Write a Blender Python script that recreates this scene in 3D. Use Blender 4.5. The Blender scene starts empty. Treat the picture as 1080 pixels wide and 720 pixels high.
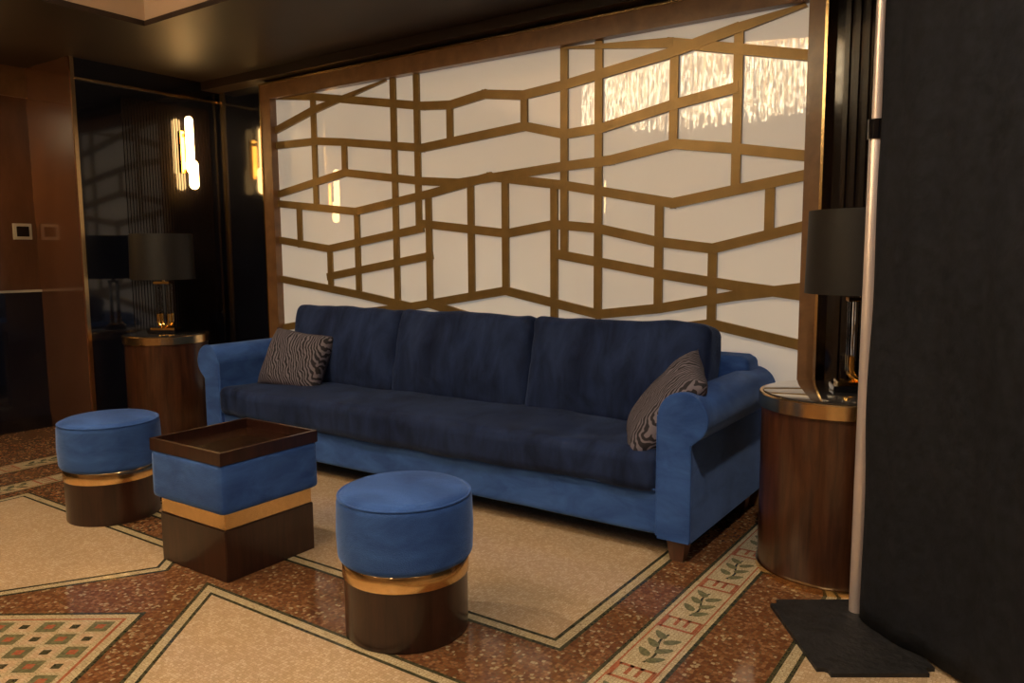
import bpy, bmesh, math, random
from mathutils import Vector, Matrix, noise
random.seed(4)
scene=bpy.context.scene
scene.view_settings.view_transform='Standard'
COL=bpy.context.collection
# ------------------------------------------------------------ materials
def newmat(name):
    m=bpy.data.materials.new(name);m.use_nodes=True
    nt=m.node_tree;b=nt.nodes['Principled BSDF'];return m,nt,b
def N(nt,t,**k):
    n=nt.nodes.new(t)
    for a,v in k.items():
        if a in n.inputs: n.inputs[a].default_value=v
        else: setattr(n,a,v)
    return n
def ramp(nt,stops,fac):
    r=nt.nodes.new('ShaderNodeValToRGB');cr=r.color_ramp
    while len(cr.elements)<len(stops): cr.elements.new(.5)
    for e,(p,c) in zip(cr.elements,stops): e.position=p;e.color=(*c,1)
    nt.links.new(fac,r.inputs[0]);return r
def coords(nt,scale=(1,1,1),rot=(0,0,0),kind='Object'):
    tc=nt.nodes.new('ShaderNodeTexCoord');mp=nt.nodes.new('ShaderNodeMapping')
    mp.inputs['Scale'].default_value=scale;mp.inputs['Rotation'].default_value=rot
    nt.links.new(tc.outputs[kind],mp.inputs[0]);return mp.outputs[0]
def basic(name,c,rough=.5,metal=0,var=.12,scale=8,coat=0,bump=0,bscale=60):
    m,nt,b=newmat(name)
    v=coords(nt)
    n=N(nt,'ShaderNodeTexNoise',Scale=scale,Detail=4.0);nt.links.new(v,n.inputs['Vector'])
    r=ramp(nt,[(.3,tuple(x*(1-var) for x in c)),(.7,tuple(min(1,x*(1+var)) for x in c))],n.outputs[0])
    nt.links.new(r.outputs[0],b.inputs['Base Color'])
    b.inputs['Roughness'].default_value=rough;b.inputs['Metallic'].default_value=metal
    b.inputs['Coat Weight'].default_value=coat;b.inputs['Coat Roughness'].default_value=.05
    if bump:
        n2=N(nt,'ShaderNodeTexNoise',Scale=bscale,Detail=3.0);nt.links.new(v,n2.inputs['Vector'])
        bp=N(nt,'ShaderNodeBump',Strength=bump,Distance=.01);nt.links.new(n2.outputs[0],bp.inputs['Height'])
        nt.links.new(bp.outputs[0],b.inputs['Normal'])
    return m
def velvet(name,dark,light,sheen=.8,sc=(1,1,2.2),ns=5.0):
    m,nt,b=newmat(name);v=coords(nt,sc)
    n=N(nt,'ShaderNodeTexNoise',Scale=ns,Detail=6.0,Roughness=.6,Distortion=.6);nt.links.new(v,n.inputs['Vector'])
    r=ramp(nt,[(.3,dark),(.72,light)],n.outputs[0]);nt.links.new(r.outputs[0],b.inputs['Base Color'])
    b.inputs['Roughness'].default_value=.85
    b.inputs['Sheen Weight'].default_value=sheen;b.inputs['Sheen Roughness'].default_value=.3
    b.inputs['Sheen Tint'].default_value=(.38,.56,1,1);b.inputs['Specular IOR Level'].default_value=.15
    n2=N(nt,'ShaderNodeTexNoise',Scale=220.0,Detail=2.0);nt.links.new(v,n2.inputs['Vector'])
    bp=N(nt,'ShaderNodeBump',Strength=.5,Distance=.004);nt.links.new(n2.outputs[0],bp.inputs['Height']);nt.links.new(bp.outputs[0],b.inputs['Normal'])
    return m
def wood(name,d,l,rough=.3,coat=.4,sc=(14,14,1.2)):
    m,nt,b=newmat(name);v=coords(nt,sc)
    n=N(nt,'ShaderNodeTexNoise',Scale=3.0,Detail=8.0,Roughness=.65,Distortion=.4);nt.links.new(v,n.inputs['Vector'])
    r=ramp(nt,[(.3,d),(.7,l)],n.outputs[0]);nt.links.new(r.outputs[0],b.inputs['Base Color'])
    b.inputs['Roughness'].default_value=rough;b.inputs['Coat Weight'].default_value=coat;b.inputs['Coat Roughness'].default_value=.12
    return m
def emis(name,c,s):
    m,nt,b=newmat(name);b.inputs['Base Color'].default_value=(*c,1)
    b.inputs['Emission Color'].default_value=(*c,1);b.inputs['Emission Strength'].default_value=s;return m

M={}
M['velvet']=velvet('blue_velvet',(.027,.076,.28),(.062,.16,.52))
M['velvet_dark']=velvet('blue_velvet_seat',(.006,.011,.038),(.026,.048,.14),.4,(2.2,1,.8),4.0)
M['walnut']=wood('walnut',(.026,.009,.005),(.10,.037,.016))
M['stoolwood']=wood('stool_walnut',(.014,.005,.004),(.045,.015,.010))
M['dkwood']=wood('dark_walnut',(.012,.005,.003),(.04,.015,.008),.15,.9)
M['legwood']=wood('leg_wood',(.07,.026,.013),(.14,.05,.024))
M['gold']=basic('brushed_gold',(.82,.58,.29),.22,1,.08,40)
M['goldshiny']=basic('polished_gold',(.90,.60,.20),.12,1,.05)
M['lattice']=basic('lattice_gold_paint',(.28,.175,.055),.38,.35,.12,12)
M['frame']=wood('frame_wood',(.17,.085,.038),(.27,.14,.06),.35,.3,(3,3,3))
M['black']=basic('black_lacquer',(.006,.006,.008),.1,0,.2,coat=.6)
M['blacksh']=basic('shade_black',(.005,.004,.004),.55,0,.3,30)
M['wallblack']=basic('wall_black_lacquer',(.006,.007,.013),.12,0,.3,3,coat=.8)
M['flute']=basic('wall_fluting',(.012,.008,.008),.2,0,.3,3,coat=.5)
M['bronze']=wood('wall_bronze',(.075,.032,.018),(.13,.058,.032),.15,.9,(2,2,.5))
M['brownceil']=basic('ceiling_brown',(.022,.011,.007),.5,0,.3,2,coat=0)
M['ceil']=basic('ceiling_warm',(.46,.34,.25),.6,0,.08,2)
M['tanwall']=basic('wall_tan',(.34,.24,.15),.6,0,.1,2)
M['curtain']=basic('curtain_black',(.010,.0115,.017),.8,0,.3,30,bump=.4,bscale=24)
M['curtain'].node_tree.nodes['Principled BSDF'].inputs['Specular IOR Level'].default_value=.25
M['pole']=basic('pole_metal',(.75,.66,.64),.35,.6,.05)
M['plate']=basic('base_plate_black',(.016,.016,.018),.6,0,.4,25,bump=.6,bscale=45)
M['white']=basic('switch_white',(.45,.42,.36),.4)
M['glow']=emis('sconce_glow',(1,.60,.22),20)
M['down']=emis('fill_downlight_glow',(1,.8,.55),25)
M['smoke']=basic('smoked_glass_top',(.03,.028,.028),.06,0,.1,coat=1)
m,nt,b=newmat('clear_glass');b.inputs['Transmission Weight'].default_value=1;b.inputs['Roughness'].default_value=.03;b.inputs['Base Color'].default_value=(.9,.9,.9,1);M['glass']=m
m,nt,b=newmat('cream_back_painted_glass')
v=coords(nt);n=N(nt,'ShaderNodeTexNoise',Scale=1.2,Detail=2.0);nt.links.new(v,n.inputs['Vector'])
r=ramp(nt,[(.3,(.78,.73,.65)),(.7,(.84,.80,.72))],n.outputs[0]);nt.links.new(r.outputs[0],b.inputs['Base Color'])
b.inputs['Roughness'].default_value=.35;b.inputs['Coat Weight'].default_value=1;b.inputs['Coat Roughness'].default_value=.012;b.inputs['Coat IOR'].default_value=1.7
nt.links.new(r.outputs[0],b.inputs['Emission Color']);b.inputs['Emission Strength'].default_value=.22  # faint glow added to brighten the panel, which is no lamp
M['cream']=m
m,nt,b=newmat('zebra_fabric');v=coords(nt,(1,1,1),(.3,.2,.6))
w=N(nt,'ShaderNodeTexWave',Scale=20.0,Distortion=9.0,Detail=2.0);w.inputs['Detail Scale'].default_value=.8
nt.links.new(v,w.inputs['Vector'])
r=ramp(nt,[(.45,(.012,.011,.02)),(.6,(.16,.145,.19))],w.outputs[1]);nt.links.new(r.outputs[0],b.inputs['Base Color']);b.inputs['Roughness'].default_value=.8
M['zebra']=m
m,nt,b=newmat('chandelier_crystal');v=coords(nt,(50,50,14))
n=N(nt,'ShaderNodeTexNoise',Scale=1.0,Detail=3.0);nt.links.new(v,n.inputs['Vector'])
r=ramp(nt,[(.46,(.03,.018,.008)),(.62,(1,.80,.52))],n.outputs[0]);nt.links.new(r.outputs[0],b.inputs['Emission Color']);b.inputs['Emission Strength'].default_value=16
b.inputs['Base Color'].default_value=(.8,.7,.5,1);M['crystal']=m
def tiles(name,cols,scale,grout,rough=.09,groutw=.06):
    m,nt,b=newmat(name);v=coords(nt)
    vo=N(nt,'ShaderNodeTexVoronoi',Scale=scale,Randomness=.55);nt.links.new(v,vo.inputs['Vector'])
    sep=nt.nodes.new('ShaderNodeSeparateColor');nt.links.new(vo.outputs['Color'],sep.inputs[0])
    r=ramp(nt,cols,sep.outputs[0]);r.color_ramp.interpolation='CONSTANT'
    ve=N(nt,'ShaderNodeTexVoronoi',Scale=scale,Randomness=.55,feature='DISTANCE_TO_EDGE');nt.links.new(v,ve.inputs['Vector'])
    mt=N(nt,'ShaderNodeMath',operation='GREATER_THAN');mt.inputs[1].default_value=groutw;nt.links.new(ve.outputs[0],mt.inputs[0])
    mx=N(nt,'ShaderNodeMix',data_type='RGBA');nt.links.new(mt.outputs[0],mx.inputs[0]);mx.inputs[6].default_value=(*grout,1);nt.links.new(r.outputs[0],mx.inputs[7])
    big=N(nt,'ShaderNodeTexNoise',Scale=1.5,Detail=3.0);nt.links.new(v,big.inputs['Vector'])
    br=ramp(nt,[(.3,(.85,.85,.85)),(.7,(1,1,1))],big.outputs[0])
    m2=N(nt,'ShaderNodeMix',data_type='RGBA',blend_type='MULTIPLY');m2.inputs[0].default_value=1;nt.links.new(mx.outputs[2],m2.inputs[6]);nt.links.new(br.outputs[0],m2.inputs[7])
    nt.links.new(m2.outputs[2],b.inputs['Base Color']);b.inputs['Roughness'].default_value=rough
    return m
M['rust']=tiles('mosaic_rust',[(0,(.19,.072,.028)),(.3,(.25,.11,.045)),(.55,(.145,.055,.024)),(.75,(.32,.16,.075)),(.92,(.44,.33,.19))],85,(.16,.09,.045))
M['beige']=tiles('mosaic_beige',[(0,(.60,.44,.275)),(.3,(.66,.50,.325)),(.6,(.56,.41,.245)),(.85,(.70,.55,.37))],90,(.44,.30,.17))
M['creamt']=tiles('mosaic_cream',[(0,(.55,.45,.27)),(.5,(.62,.52,.33))],90,(.3,.22,.12))
M['green']=tiles('mosaic_dark_green',[(0,(.045,.05,.025)),(.5,(.07,.07,.035))],90,(.1,.08,.05))
M['olive']=tiles('mosaic_olive',[(0,(.14,.15,.075)),(.5,(.20,.20,.10))],110,(.2,.16,.09))
M['red']=tiles('mosaic_red',[(0,(.40,.10,.05)),(.5,(.46,.14,.07))],110,(.3,.2,.1))

# ------------------------------------------------------------ mesh helpers
def obj(name,bm,mats,parent=None,smooth=False,loc=None,rot=None):
    me=bpy.data.meshes.new(name);bm.to_mesh(me);bm.free()
    for mm in (mats if isinstance(mats,list) else [mats]): me.materials.append(M[mm])
    if smooth:
        for p in me.polygons: p.use_smooth=True
    o=bpy.data.objects.new(name,me);COL.objects.link(o)
    if parent: o.parent=parent
    if loc: o.location=loc
    if rot: o.rotation_euler=rot
    return o
def group(name,loc=(0,0,0),rot=(0,0,0)):
    e=bpy.data.objects.new(name,None);e.location=loc;e.rotation_euler=rot;e.empty_display_size=.1;COL.objects.link(e);return e
def add_box(bm,x0,x1,y0,y1,z0,z1,mi=0):
    vs=[bm.verts.new(p) for p in [(x0,y0,z0),(x1,y0,z0),(x1,y1,z0),(x0,y1,z0),(x0,y0,z1),(x1,y0,z1),(x1,y1,z1),(x0,y1,z1)]]
    for f in [(3,2,1,0),(4,5,6,7),(0,1,5,4),(1,2,6,5),(2,3,7,6),(3,0,4,7)]:
        fc=bm.faces.new([vs[i] for i in f]);fc.material_index=mi
def box(name,x0,x1,y0,y1,z0,z1,mat,parent=None,bev=0):
    bm=bmesh.new();add_box(bm,x0,x1,y0,y1,z0,z1)
    if bev: bmesh.ops.bevel(bm,geom=bm.edges[:],offset=bev,segments=3,affect='EDGES')
    return obj(name,bm,mat,parent)
def lathe(name,prof,mat,parent=None,seg=64,loc=None):
    bm=bmesh.new();rings=[]
    for r,z in prof:
        if r<1e-5: rings.append([bm.verts.new((0,0,z))])
        else: rings.append([bm.verts.new((r*math.cos(2*math.pi*i/seg),r*math.sin(2*math.pi*i/seg),z)) for i in range(seg)])
    for a,b in zip(rings,rings[1:]):
        if len(a)==1 and len(b)==1: continue
        for i in range(seg):
            j=(i+1)%seg
            if len(a)==1: bm.faces.new((a[0],b[j],b[i]))
            elif len(b)==1: bm.faces.new((a[i],a[j],b[0]))
            else: bm.faces.new((a[i],a[j],b[j],b[i]))
    bmesh.ops.recalc_face_normals(bm,faces=bm.faces[:])
    o=obj(name,bm,mat,parent,True,loc)
    md=o.modifiers.new('es','EDGE_SPLIT');md.split_angle=math.radians(38)
    return o
def puff(name,h,r,mat,parent,loc,rot=(0,0,0),bulge=(0,0,0),n=14,amp=0.004,nf=5,fn=None):
    bm=bmesh.new();bmesh.ops.create_cube(bm,size=2);bmesh.ops.subdivide_edges(bm,edges=bm.edges[:],cuts=n,use_grid_fill=True)
    for v in bm.verts:
        p=[math.copysign(1-(1-min(1,abs(c)))**1.7,c) for c in v.co]
        P=Vector((p[0]*h[0],p[1]*h[1],p[2]*h[2]))
        I=Vector([max(-(h[i]-r),min(h[i]-r,P[i])) for i in range(3)])
        d=P-I
        Q=I+d.normalized()*r if d.length>1e-9 else P
        for i in range(3):
            j,k=(i+1)%3,(i+2)%3
            w=(1-(Q[j]/h[j])**2)*(1-(Q[k]/h[k])**2)
            Q[i]+=bulge[i]*w*(Q[i]/h[i])
        s=Q*nf+Vector(loc)*3.1
        nv=noise.noise_vector(s)*amp+noise.noise_vector(s*2.7)*amp*.4
        Q+=nv
        if fn: Q=fn(Q)
        v.co=Q
    return obj(name,bm,mat,parent,True,loc,rot)
def tube(name,pts,r,mat,parent,cyc=False):
    cu=bpy.data.curves.new(name,'CURVE');cu.dimensions='3D';cu.bevel_depth=r;cu.bevel_resolution=4
    s=cu.splines.new('POLY');s.points.add(len(pts)-1)
    for p,q in zip(s.points,pts): p.co=(*q,1)
    s.use_cyclic_u=cyc;cu.materials.append(M[mat]);cu.use_fill_caps=True
    o=bpy.data.objects.new(name,cu);COL.objects.link(o);o.parent=parent;return o

# ------------------------------------------------------------ room shell
WY=3.75;LX=-5.3;RX=-5.9;CZ=3.1
box('wall_back',-6.1,3.5,WY,WY+.15,0,CZ,'wallblack')
box('wall_left',RX-.0,LX,2.66,WY,0,CZ,'wallblack')
box('wall_left_recess',RX-.15,RX,-5,WY,0,CZ,'bronze')
box('wall_right',3.5,3.65,-5,WY+.15,0,CZ,'tanwall')
box('wall_front',-6.05,3.65,-5.15,-5,0,CZ,'tanwall')
box('ceiling',-6.05,3.65,-5.15,WY+.15,CZ,CZ+.1,'ceil')
box('trim_1',-4.28,3.5,2.57,WY,2.5,2.53,'brownceil')
box('trim_2',RX,-4.28,-5,WY,2.5,2.53,'brownceil')
box('trim_3',-4.29,3.5,2.58,WY,2.53,CZ,'ceil')
box('trim_10',RX,-4.29,-5,WY,2.53,CZ,'ceil')
box('trim_11',LX,3.5,3.60,WY,2.44,2.5,'brownceil')
box('trim_4',RX,RX+.02,-5,2.64,0,.97,'wallblack')
box('trim_5',RX,RX+.03,-5,2.64,.97,.985,'white')
box('trim_12',RX,RX+.025,-5,2.64,2.30,2.5,'frame')  # lighter wood stands in for a lit cove strip
box('trim_6',RX,LX+.004,2.64,2.66,0,2.5,'bronze')
box('trim_7',LX,LX+.012,2.645,2.67,0,2.5,'gold')
box('trim_8',LX+.03,LX+.055,WY-.015,WY,0,2.44,'gold')
box('trim_9',LX,LX+.015,2.67,WY,2.36,2.375,'gold')
bm=bmesh.new()
y=2.98
while y<3.66:
    add_box(bm,LX,LX+.005,y,y+.012,.1,2.3);y+=.022
obj('trim_fluting_left',bm,'flute')
bm=bmesh.new();x=-.80
while x<1.6:
    add_box(bm,x,x+.02,WY-.02,WY,0,2.44);x+=.04
obj('trim_fluting_back',bm,'flute')
box('baseboard_left',RX+.02,RX+.035,-5,2.64,0,.09,'black')

# ------------------------------------------------------------ floor
bm=bmesh.new()
FM=['rust','beige','creamt','green','olive','red']
def poly(pts,z,mi):
    a=sum(pts[i][0]*pts[(i+1)%len(pts)][1]-pts[(i+1)%len(pts)][0]*pts[i][1] for i in range(len(pts)))
    if a<0: pts=pts[::-1]
    f=bm.faces.new([bm.verts.new((x,y,z)) for x,y in pts]);f.material_index=mi
def inset(pts,d):
    a=sum(pts[i][0]*pts[(i+1)%len(pts)][1]-pts[(i+1)%len(pts)][0]*pts[i][1] for i in range(len(pts)))
    if a<0: pts=pts[::-1]
    n=len(pts);out=[]
    L=[]
    for i in range(n):
        p=Vector(pts[i]);q=Vector(pts[(i+1)%n]);e=(q-p).normalized();nn=Vector((-e.y,e.x));L.append((p+nn*d,e))
    for i in range(n):
        p,e=L[i-1];q,g=L[i]
        den=e.x*g.y-e.y*g.x;w=q-p;t=(w.x*g.y-w.y*g.x)/den
        out.append(tuple(p+e*t))
    return out
add_box(bm,-6.05,3.65,-5.15,WY+.15,-.1,0,0)
def field(pts):
    for d,mi,k in ((0,3,1),(.014,2,2),(.045,3,3),(.058,1,4)):
        poly(inset(pts,d) if d else pts,.0004*k,mi)
field([(-1.17,1.94),(-1.17,3.70),(-3.6,3.70),(-3.6,1.94)])
field([(-1.17,1.64),(-2.53,1.64),(-1.7,.5),(-1.17,.5)])
field([(-2.75,1.62),(-2.9,1.80),(-4.3,1.80),(-4.3,.4),(-3.5,.4)])
field([(-.6,3.7),(-.6,-4),(3,-4),(3,3.7)])
def leafstrip(x0,x1,ya,yb):
    xc=(x0+x1)/2;w=(x1-x0)
    poly([(x0-.035,ya),(x1+.035,ya),(x1+.035,yb),(x0-.035,yb)],.0004,3)
    poly([(x0-.022,ya),(x1+.022,ya),(x1+.022,yb),(x0-.022,yb)],.0008,2)
    poly([(x0-.006,ya),(x1+.006,ya),(x1+.006,yb),(x0-.006,yb)],.0012,5)
    poly([(x0,ya),(x1,ya),(x1,yb),(x0,yb)],.0016,2)
    z=.0021
    y=ya+.1
    def bar(a,b,c,d,mi): poly([(a,c),(b,c),(b,d),(a,d)],z,mi)
    while y<yb-.45:
        t=.012
        for sx in (-1,1):
            cx=xc+sx*.028
            bar(cx-.028,cx+.028,y,y+t,5);bar(cx-.028,cx+.028,y+.075,y+.075+t,5)
            bar(cx+sx*.028-t/2,cx+sx*.028+t/2,y,y+.087,5);bar(cx-sx*.012-t/2,cx-sx*.012+t/2,y+.03,y+.087,5)
        y0=y+.12;ln=.20
        for i in range(12):
            t0=i/12;t1=(i+1)/12
            xa=xc+.012*math.sin(t0*6);xb=xc+.012*math.sin(t1*6)
            poly([(xa-.004,y0+ln*t0),(xa+.004,y0+ln*t0),(xb+.004,y0+ln*t1),(xb-.004,y0+ln*t1)],z,3)
        for t,sgn in ((.1,1),(.25,-1),(.42,1),(.58,-1),(.74,1),(.88,-1)):
            cx=xc+sgn*.026;cy=y0+ln*t+.01;ang=math.radians(90-sgn*48)
            pts=[]
            for k in range(12):
                a=2*math.pi*k/12;ex=.031*math.cos(a);ey=.0145*math.sin(a)*(1-.35*math.cos(a))
                pts.append((cx+ex*math.cos(ang)-ey*math.sin(ang),cy+ex*math.sin(ang)+ey*math.cos(ang)))
            poly(pts,z+.0003,4)
        y+=.36
leafstrip(-.995,-.87,0,3.7)
leafstrip(-4.95,-4.82,0,3.7)
leafstrip(-4.50,-4.40,0,3.7)
ctr=Vector((-2.55,1.0));ang=math.radians(35)
def rq(cx,cy,h,z,mi):
    pts=[]
    for a,b in ((-1,-1),(1,-1),(1,1),(-1,1)):
        x=cx+a*h;y=cy+b*h
        pts.append((ctr.x+x*math.cos(ang)-y*math.sin(ang),ctr.y+x*math.sin(ang)+y*math.cos(ang)))
    poly(pts,z,mi)
rq(0,0,.27,.0004,3);rq(0,0,.255,.0008,2);rq(0,0,.225,.0012,5);rq(0,0,.215,.0016,2)
for i in range(-2,3):
    for j in range(-2,3):
        rq(i*.083,j*.083,.034,.002,4 if (i+j)%2==0 else 1)
        rq(i*.083,j*.083,.014,.0024,5 if (i+j)%2==0 else 3)
obj('floor',bm,FM)

# ------------------------------------------------------------ lattice panel
lp=group('lattice_panel')
X0,X1,Z0,Z1=-4.60,-.94,.14,2.31
box('cream_glass',X0-.02,X1+.02,WY-.03,WY-.012,Z0-.02,Z1+.02,'cream',lp)
bm=bmesh.new();fw=.10
add_box(bm,X0-fw,X0,WY-.085,WY,.0,Z1+fw);add_box(bm,X1,X1+fw*.7,WY-.085,WY,.0,Z1+fw)
add_box(bm,X0,X1,WY-.085,WY,Z1,Z1+fw);add_box(bm,X0,X1,WY-.085,WY,.0,Z0)
obj('frame',bm,'frame',lp)
bm=bmesh.new();t=.012
add_box(bm,X0-fw-t,X0-fw,WY-.09,WY,0,Z1+fw+t);add_box(bm,X1+fw*.7,X1+fw*.7+t,WY-.09,WY,0,Z1+fw+t);add_box(bm,X0-fw,X1+fw*.7,WY-.09,WY,Z1+fw,Z1+fw+t)
obj('gold_edge',bm,'gold',lp)
def za(x,z): return z+.005-.035*((-x-.9)/3.8)
P=["-4.60,2.13 -4.20,2.22 -3.54,2.34","-4.60,2.37 -4.20,2.31 -3.22,2.13 -3.00,2.11 -2.75,2.14 -2.48,2.10 -2.21,2.12 -1.61,2.19 -1.28,2.25 -0.98,2.31",
"-2.21,2.33 -1.61,2.24 -0.93,2.08","-4.6,2.02 -4.17,2.01 -3.92,1.98 -3.23,1.88 -2.47,1.93 -2.21,1.86 -1.98,1.87 -1.59,1.94 -1.28,1.98",
"-4.6,1.68 -3.91,1.78 -3.24,1.68 -2.94,1.65 -2.22,1.69 -1.93,1.70 -1.58,1.75 -1.27,1.70 -0.94,1.64","-4.6,1.61 -3.82,1.52 -3.17,1.60 -2.72,1.67 -2.22,1.59 -1.58,1.46 -0.94,1.55",
"-4.6,1.35 -4.09,1.28 -3.25,1.39","-3.25,1.42 -2.60,1.34 -2.28,1.38 -2.01,1.35 -1.66,1.27 -1.37,1.23 -0.94,1.32","-4.10,1.09 -3.18,1.22","-4.6,1.07 -3.81,0.97 -3.35,0.90 -2.61,1.01 -2.00,0.89",
"-2.28,1.22 -1.66,1.11 -1.26,1.05 -0.94,1.01","-2.00,0.89 -1.65,0.93 -1.26,1.00 -0.94,1.04",
"-3.19,.92 -2.28,.72 -1.37,.86 -.94,.78","-4.6,.72 -3.8,.85 -3.35,.9","-4.6,.5 -3.2,.7 -2.3,.5 -1.4,.62 -.94,.55","-4.6,.34 -3.2,.22 -2.3,.38 -1.37,.30 -.94,.36"]
V="-4.38,1.56 -4.39,1.31;-4.20,2.30 -4.21,1.57;-4.09,1.28 -4.08,1.03;-3.92,1.98 -3.91,1.78;-3.82,1.52 -3.81,0.97;-3.47,2.32 -3.46,0.93;-3.27,2.31 -3.27,1.42;-3.19,1.59 -3.19,0.92;-2.86,1.64 -2.86,1.00;-2.61,1.64 -2.61,1.01;-2.21,2.32 -2.22,1.22;-2.01,2.30 -2.00,0.89;-2.28,1.58 -2.28,0.72;-1.58,2.18 -1.59,1.75;-1.27,2.26 -1.26,1.52;-1.66,1.46 -1.65,0.93;-1.10,1.52 -1.10,1.29;-1.37,1.23 -1.37,0.62;-2.48,2.10 -2.47,1.93;-3.01,2.11 -3.01,1.90;-3.5,.7 -3.5,.25;-2.6,.55 -2.6,.14;-1.8,.6 -1.8,.14;-1.1,.55 -1.1,.3".split(';')
bm=bmesh.new()
def bar(a,b,w,yo):
    a=Vector(a);b=Vector(b);d=(b-a);d.normalize();a=a-d*w*.35;b=b+d*w*.35
    n=Vector((-d.y,d.x))*w/2
    q=[a-n,b-n,b+n,a+n]
    q=[Vector((min(X1,max(X0,p.x)),min(Z1,max(Z0,p.y)))) for p in q]
    y0,y1=WY-.05+yo,WY-.03
    vs=[bm.verts.new((p.x,y0,p.y)) for p in q]+[bm.verts.new((p.x,y1,p.y)) for p in q]
    for f in [(0,1,2,3),(7,6,5,4),(1,0,4,5),(2,1,5,6),(3,2,6,7),(0,3,7,4)]: bm.faces.new([vs[i] for i in f])
k=0
for s in P:
    pts=[tuple(map(float,c.split(','))) for c in s.split()]
    for a,b in zip(pts,pts[1:]):
        k+=1;bar((a[0],za(*a)),(b[0],za(*b)),.050,.0007*(k%5))
for s in V:
    a,b=[tuple(map(float,c.split(','))) for c in s.split()]
    x=(a[0]+b[0])/2
    bar((x,za(x,a[1])),(x,za(x,b[1])),.045,.004)
bmesh.ops.recalc_face_normals(bm,faces=bm.faces[:])
obj('lattice_bars',bm,'lattice',lp)

# ------------------------------------------------------------ sofa
sofa=group('sofa')
SX0,SX1,SY0,SY1=-4.20,-1.07,2.765,3.65
BZ=.09
def arm(xc,side,name):
    bm=bmesh.new()
    inner=-side*.075;outer=side*.062
    cx=side*.028;cz=.58;r=.100
    prof=[(inner,BZ),(inner,cz)]
    for i in range(0,25):
        a=math.pi-(math.pi*1.28)*i/24
        prof.append((cx+side*r*math.cos(a),cz+r*math.sin(a)))
    prof.append((outer,cz-.10));prof.append((outer+side*.002,BZ))
    rings=[]
    for y,s in ((SY0,.93),(SY0+.006,.97),(SY0+.02,1),(SY1-.3,1),(SY1,1)):
        mz=.5;ring=[]
        for x,z in prof:
            zz=z if z<=.101 else mz+(z-mz)*(1-(1-s)*.35)
            ring.append(bm.verts.new((xc+cx+(x-cx)*(s+ (1-s)*.3),y,zz)))
        rings.append(ring)
    for a,b in zip(rings,rings[1:]):
        for i in range(len(a)):
            j=(i+1)%len(a);bm.faces.new((a[i],a[j],b[j],b[i]))
    bm.faces.new(rings[0]);bm.faces.new(rings[-1])
    bmesh.ops.recalc_face_normals(bm,faces=bm.faces[:])
    o=obj(name,bm,'velvet',sofa,True);md=o.modifiers.new('es','EDGE_SPLIT');md.split_angle=math.radians(40)
arm(SX1-.085,1,'arm_right');arm(SX0+.085,-1,'arm_left')
for xc,side,nm in ((SX1-.085,1,'piping_right'),(SX0+.085,-1,'piping_left')):
    pts=[(xc-side*.075,SY0+.006,BZ+.01),(xc-side*.075,SY0+.006,.58)]
    for i in range(25):
        a=math.pi-(math.pi*1.28)*i/24
        pts.append((xc+side*.028+side*.098*math.cos(a),SY0+.006,.58+.098*math.sin(a)))
    pts+=[(xc+side*.062,SY0+.006,.48),(xc+side*.062,SY0+.006,BZ+.01)]
    tube(nm,pts,.005,'velvet',sofa)
MX=(SX0+SX1)/2;HX=(SX1-SX0)/2
puff('base_front',(HX-.14,.40,.10),.02,'velvet',sofa,(MX,SY0+.425,.19),n=18,amp=.002)
puff('back_frame',(HX-.03,.10,.32),.05,'velvet',sofa,(MX,SY1-.10,.42),n=16,amp=.003)
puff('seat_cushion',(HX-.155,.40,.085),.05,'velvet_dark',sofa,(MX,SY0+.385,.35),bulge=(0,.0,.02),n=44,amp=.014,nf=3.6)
tube('seat_seam',[(MX+(HX-.17)*(i/30-1)if i<=60 else 0,SY0+.012,.283+.004*math.sin(i*.9)) for i in range(61)],.005,'velvet',sofa)
w=.462
for i,xc in enumerate((-3.51,-2.615,-1.69)):
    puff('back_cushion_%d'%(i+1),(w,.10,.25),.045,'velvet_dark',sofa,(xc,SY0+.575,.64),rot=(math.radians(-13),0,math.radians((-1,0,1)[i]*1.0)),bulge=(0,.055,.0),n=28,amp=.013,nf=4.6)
for i,(x,y) in enumerate(((SX1-.085,SY0+.06),(SX0+.085,SY0+.06),(SX1-.085,SY1-.08),(SX0+.085,SY1-.08),(-2.68,SY0+.08))):
    bm=bmesh.new();bmesh.ops.create_cone(bm,cap_ends=True,segments=4,radius1=.037,radius2=.057,depth=.10)
    bmesh.ops.rotate(bm,verts=bm.verts[:],matrix=Matrix.Rotation(math.pi/4,3,'Z'))
    obj('leg_%d'%(i+1),bm,'legwood',sofa,loc=(x,y,.05))
def pillow(loc,rot,sx=.21,sz=.21):
    g=group('throw_pillow',loc,rot)
    bm=bmesh.new();n=24
    for sg in (1,-1):
        gr=[]
        for i in range(n+1):
            row=[]
            for j in range(n+1):
                u=2*i/n-1;v=2*j/n-1
                hgt=.075*((1-u**4)*(1-v**4))**.5
                k=1-.06*(1-abs(u*v))*(max(abs(u),abs(v)))**2
                x=u*sx*k;y=v*sz*k
                wob=noise.noise(Vector((x*9,y*9,sg*3)))*.008*min(1,hgt/.02)
                row.append(bm.verts.new((x,sg*hgt+wob,y)))
            gr.append(row)
        for i in range(n):
            for j in range(n):
                f=(gr[i][j],gr[i+1][j],gr[i+1][j+1],gr[i][j+1]);bm.faces.new(f)
    bmesh.ops.remove_doubles(bm,verts=bm.verts[:],dist=.0005);bmesh.ops.recalc_face_normals(bm,faces=bm.faces[:])
    obj('pillow_cover',bm,'zebra',g,True)
pillow((-3.74,3.10,.575),(math.radians(-26),math.radians(5),math.radians(8)),.235,.19)
pillow((-1.285,2.97,.58),(math.radians(-38),math.radians(12),math.radians(-64)),.21,.23)

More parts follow.
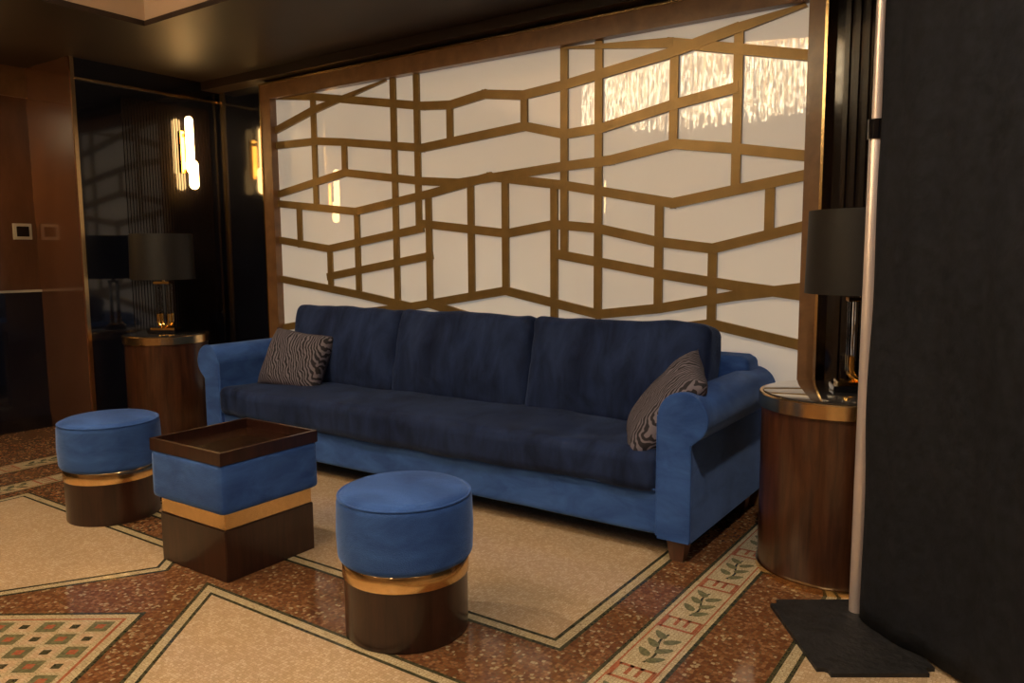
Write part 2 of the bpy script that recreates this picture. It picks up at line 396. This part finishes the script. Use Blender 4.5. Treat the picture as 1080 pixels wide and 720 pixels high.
# ------------------------------------------------------------ stools
def stool(x,y):
    g=group('round_stool',(x,y,0))
    lathe('wood_base',[(0,0),(.196,0),(.2,.004),(.2,.192),(.19,.194),(0,.194)],'stoolwood',g)
    lathe('gold_band',[(.1,.193),(.203,.193),(.205,.196),(.205,.243),(.203,.246),(.1,.246)],'gold',g)
    pr=[(0,.245),(.19,.245)]
    for i in range(9):
        a=-math.pi/2+math.pi/2*i/8;pr.append((.195+.023*math.cos(a),.27+.025*math.sin(a)))
    pr.append((.221,.34))
    for i in range(11):
        a=math.pi/2*i/10;pr.append((.178+.04*math.cos(a),.428+.04*math.sin(a)))
    pr+=[(.13,.473),(.06,.477),(0,.478)]
    o=lathe('velvet_seat',pr,'velvet',g,72);o.modifiers.clear()
    tube('seat_piping',[(.212*math.cos(i*math.pi/36),.212*math.sin(i*math.pi/36),.452) for i in range(72)],.004,'velvet',g,True)
stool(-1.68,1.81);stool(-3.60,1.87)
g=group('tray_ottoman',(-2.665,1.885,0))
box('wood_base',-.21,.21,-.21,.21,0,.20,'stoolwood',g,.004)
box('gold_band',-.205,.205,-.205,.205,.20,.262,'gold',g,.002)
puff('velvet_body',(.23,.23,.098),.022,'velvet',g,(0,0,.36),n=12,amp=.002)
box('tray_bottom',-.222,.222,-.222,.222,.452,.464,'dkwood',g)
bm=bmesh.new()
for a in ((-.228,.228,-.228,-.214),(-.228,.228,.214,.228),(-.228,-.214,-.214,.214),(.214,.228,-.214,.214)): add_box(bm,*a,.452,.50)
obj('tray_rim',bm,'stoolwood',g)

# ------------------------------------------------------------ side tables + lamps
def table(x,y):
    g=group('side_table',(x,y,0))
    lathe('gold_foot',[(0,0),(.272,0),(.272,.022),(0,.022)],'gold',g)
    lathe('wood_drum',[(0,.022),(.262,.022),(.265,.03),(.265,.63),(0,.63)],'walnut',g,96)
    lathe('gold_rim',[(.1,.63),(.272,.63),(.276,.633),(.276,.682),(.272,.686),(.262,.686),(.262,.68),(.1,.68)],'gold',g,96)
    lathe('glass_top',[(0,.678),(.26,.678),(.26,.690),(.256,.692),(0,.692)],'smoke',g,96)
table(-.64,3.06);table(-4.98,3.02)
def lamp(x,y,rz=0):
    g=group('table_lamp',(x,y,.692),(0,0,rz))
    box('plinth',-.10,.10,-.065,.065,0,.022,'black',g,.003)
    box('plinth_gold',-.085,.085,-.05,.05,.022,.036,'goldshiny',g,.002)
    for k,yy in enumerate((-.022,.022)):
        def loop(w,z0,z1):
            pts=[]
            for i in range(17):
                a=math.pi+math.pi*i/16;pts.append((w*math.cos(a),yy,z0+w+w*math.sin(a)))
            pts.append((w,yy,z1))
            return [(-w,yy,z1)]+pts
        tube('gold_loop_%d'%k,loop(.038,.045,.13),.0125,'goldshiny',g)
        tube('glass_loop_%d'%k,[(-.038,yy,.34),(-.038,yy,.13)],.011,'glass',g)
        tube('glass_post_%d'%k,[(.038,yy,.13),(.038,yy,.34)],.011,'glass',g)
    box('stem_cap',-.055,.055,-.036,.036,.335,.35,'goldshiny',g,.002)
    lathe('socket',[(0,.35),(.012,.35),(.012,.42),(0,.42)],'gold',g,16)
    lathe('shade',[(.205,.365),(.207,.365),(.200,.67),(.197,.67),(.197,.662),(.203,.373),(.205,.365)],'blacksh',g,96)
    lathe('shade_diffuser',[(0,.645),(.198,.645),(.198,.65),(0,.65)],'blacksh',g,64)
lamp(-.57,3.12,math.radians(20));lamp(-4.98,3.02,math.radians(30))

# ------------------------------------------------------------ sconces, switch
def sconce(x,y,z):
    g=group('wall_sconce',(x,y,z))
    box('backplate',0.0,.02,-.045,.045,-.15,.15,'goldshiny',g,.003)
    box('arm_upper',.02,.06,-.012,.012,.11,.135,'goldshiny',g);box('arm_lower',.02,.06,-.012,.012,-.15,-.125,'goldshiny',g)
    def capsule(name,x,y,z0,z1,r):
        pr=[(0,z0)]
        for i in range(1,8): a=-math.pi/2+math.pi/2*i/7;pr.append((r*math.cos(a),z0+r+r*math.sin(a)))
        for i in range(0,8): a=math.pi/2*i/7;pr.append((r*math.cos(a) if i<7 else 0,z1-r+r*math.sin(a)))
        o=lathe(name,pr,'glow',g,24,(x,y,0));o.modifiers.clear()
    capsule('tube_upper',.08,-.010,-.16,.25,.028);capsule('tube_lower',.08,.010,-.27,-.06,.033)
sconce(LX+.004,3.44,1.97)
sconce(RX,2.05,1.80)
sconce(RX,-3.5,2.1)
g=group('light_switch',(RX+.005,2.55,1.39))
box('plate',-.005,.008,-.06,.06,-.055,.055,'white',g,.002);box('rocker',.008,.014,-.04,.04,-.035,.035,'black',g,.002)

# ------------------------------------------------------------ curtain and stand
g=group('curtain_stand',(-.475,2.70,0))
bm=bmesh.new();add_box(bm,-.24,.24,-.17,.17,0,.014);bmesh.ops.bevel(bm,geom=[e for e in bm.edges if abs(e.verts[0].co.z-e.verts[1].co.z)>.01],offset=.03,segments=5,affect='EDGES')
obj('base_plate',bm,'plate',g,loc=(.005,-.18,0),rot=(0,0,math.radians(-56)))
lathe('pole_lower',[(0,.014),(.022,.014),(.022,1.60),(.019,1.61),(0,1.61)],'pole',g,24)
lathe('pole_upper',[(0,1.6),(.017,1.6),(.017,2.46),(0,2.46)],'pole',g,24)
lathe('collar',[(0,1.56),(.027,1.56),(.027,1.62),(0,1.62)],'black',g,24)
g=group('curtain')
tube('crossbar',[(-.475,2.70,2.44),(.875,1.51,2.44)],.016,'pole',g)
bm=bmesh.new();nx,nz=150,40;L=1.75
dirx,diry=.75,-.661
grid=[]
for i in range(nx+1):
    s=L*i/nx;row=[]
    for j in range(nz+1):
        z=.016+2.41*j/nz
        f=.012*math.sin(s*13+.6*math.sin(s*5))+.004*math.sin(s*41+z*.7)+.016*noise.noise(Vector((s*3,z*2,0)))
        f*=(.6+.4*(1-z/2.7))
        x=-.455+dirx*s+(-.661)*f*1;y=2.655+diry*s-.75*f
        row.append(bm.verts.new((x,y,z)))
    grid.append(row)
for i in range(nx):
    for j in range(nz): bm.faces.new((grid[i][j],grid[i+1][j],grid[i+1][j+1],grid[i][j+1]))
o=obj('fabric',bm,'curtain',g,True);md=o.modifiers.new('so','SOLIDIFY');md.thickness=.003

# ------------------------------------------------------------ chandeliers and downlights, most added as fill
def chandelier(x,y,zb,zt,rx,ry):
    g=group('chandelier',(x,y,0))
    bm=bmesh.new()
    for k,(sc,dz) in enumerate(((1,0),(.8,-.04),(.55,-.08))):
        n=int(110*sc*rx/1.1)
        for i in range(n):
            a=2*math.pi*i/n;cx=rx*sc*math.cos(a);cy=ry*sc*math.sin(a)
            w=.008;z0=zb+dz+random.uniform(0,.05)+ (.10 if (i%3==0) else 0)
            add_box(bm,cx-w,cx+w,cy-w,cy+w,z0,zt)
    obj('crystal_rods',bm,'crystal',g)
    bm=bmesh.new();bmesh.ops.create_cone(bm,cap_ends=True,segments=64,radius1=1,radius2=1,depth=.04)
    bmesh.ops.scale(bm,verts=bm.verts[:],vec=(rx+.03,ry+.03,1));obj('canopy',bm,'gold',g,loc=(0,0,zt+.02))
    tube('rod',[(0,0,zt+.03),(0,0,CZ)],.02,'gold',g)
chandelier(-2.85,.15,2.50,3.0,1.25,.5)
def light(name,loc,power,col=(1,.82,.62),rad=.12,typ='POINT',spot=None,rot=None):
    l=bpy.data.lights.new(name,typ);l.energy=power;l.color=col
    l.shadow_soft_size=rad
    if typ=='SPOT': l.spot_size=math.radians(spot or 100);l.spot_blend=.8
    o=bpy.data.objects.new(name,l);o.location=loc;COL.objects.link(o)
    if rot: o.rotation_euler=rot
    return o
for i,(x,y,p) in enumerate(((-3.7,1.3,95),(-.35,1.2,120),(-.6,-1.8,150),(-3.0,-3.0,130),(1.8,0,60))):  # a panel reflection suggests a downlight; most of these are added unseen fill
    lathe('fill_downlight',[(0,CZ-.006),(.045,CZ-.006),(.045,CZ-.002),(0,CZ-.002)],'down',None,24,(x,y,0))
    light('fill_downlight_lamp',(x,y,CZ-.05),p,rad=.04,typ='SPOT',spot=135)
w=bpy.data.worlds.new('world');scene.world=w;w.use_nodes=True
w.node_tree.nodes['Background'].inputs[0].default_value=(1,.85,.7,1);w.node_tree.nodes['Background'].inputs[1].default_value=.05

# ------------------------------------------------------------ camera
yaw=math.radians(34.7);tilt=math.radians(6.4);roll=math.radians(.4)
F=Vector((-math.sin(yaw)*math.cos(tilt),math.cos(yaw)*math.cos(tilt),-math.sin(tilt)))
R0=Vector((math.cos(yaw),math.sin(yaw),0));U0=R0.cross(F)
R=R0*math.cos(roll)-U0*math.sin(roll);U=R.cross(F)
cam=bpy.data.cameras.new('camera');cam.lens=36*820/1080;cam.sensor_width=36;cam.clip_start=.02
co=bpy.data.objects.new('camera',cam)
mw=Matrix((R,U,-F)).transposed().to_4x4();mw.translation=Vector((0,0,1.21));co.matrix_world=mw
COL.objects.link(co);scene.camera=co
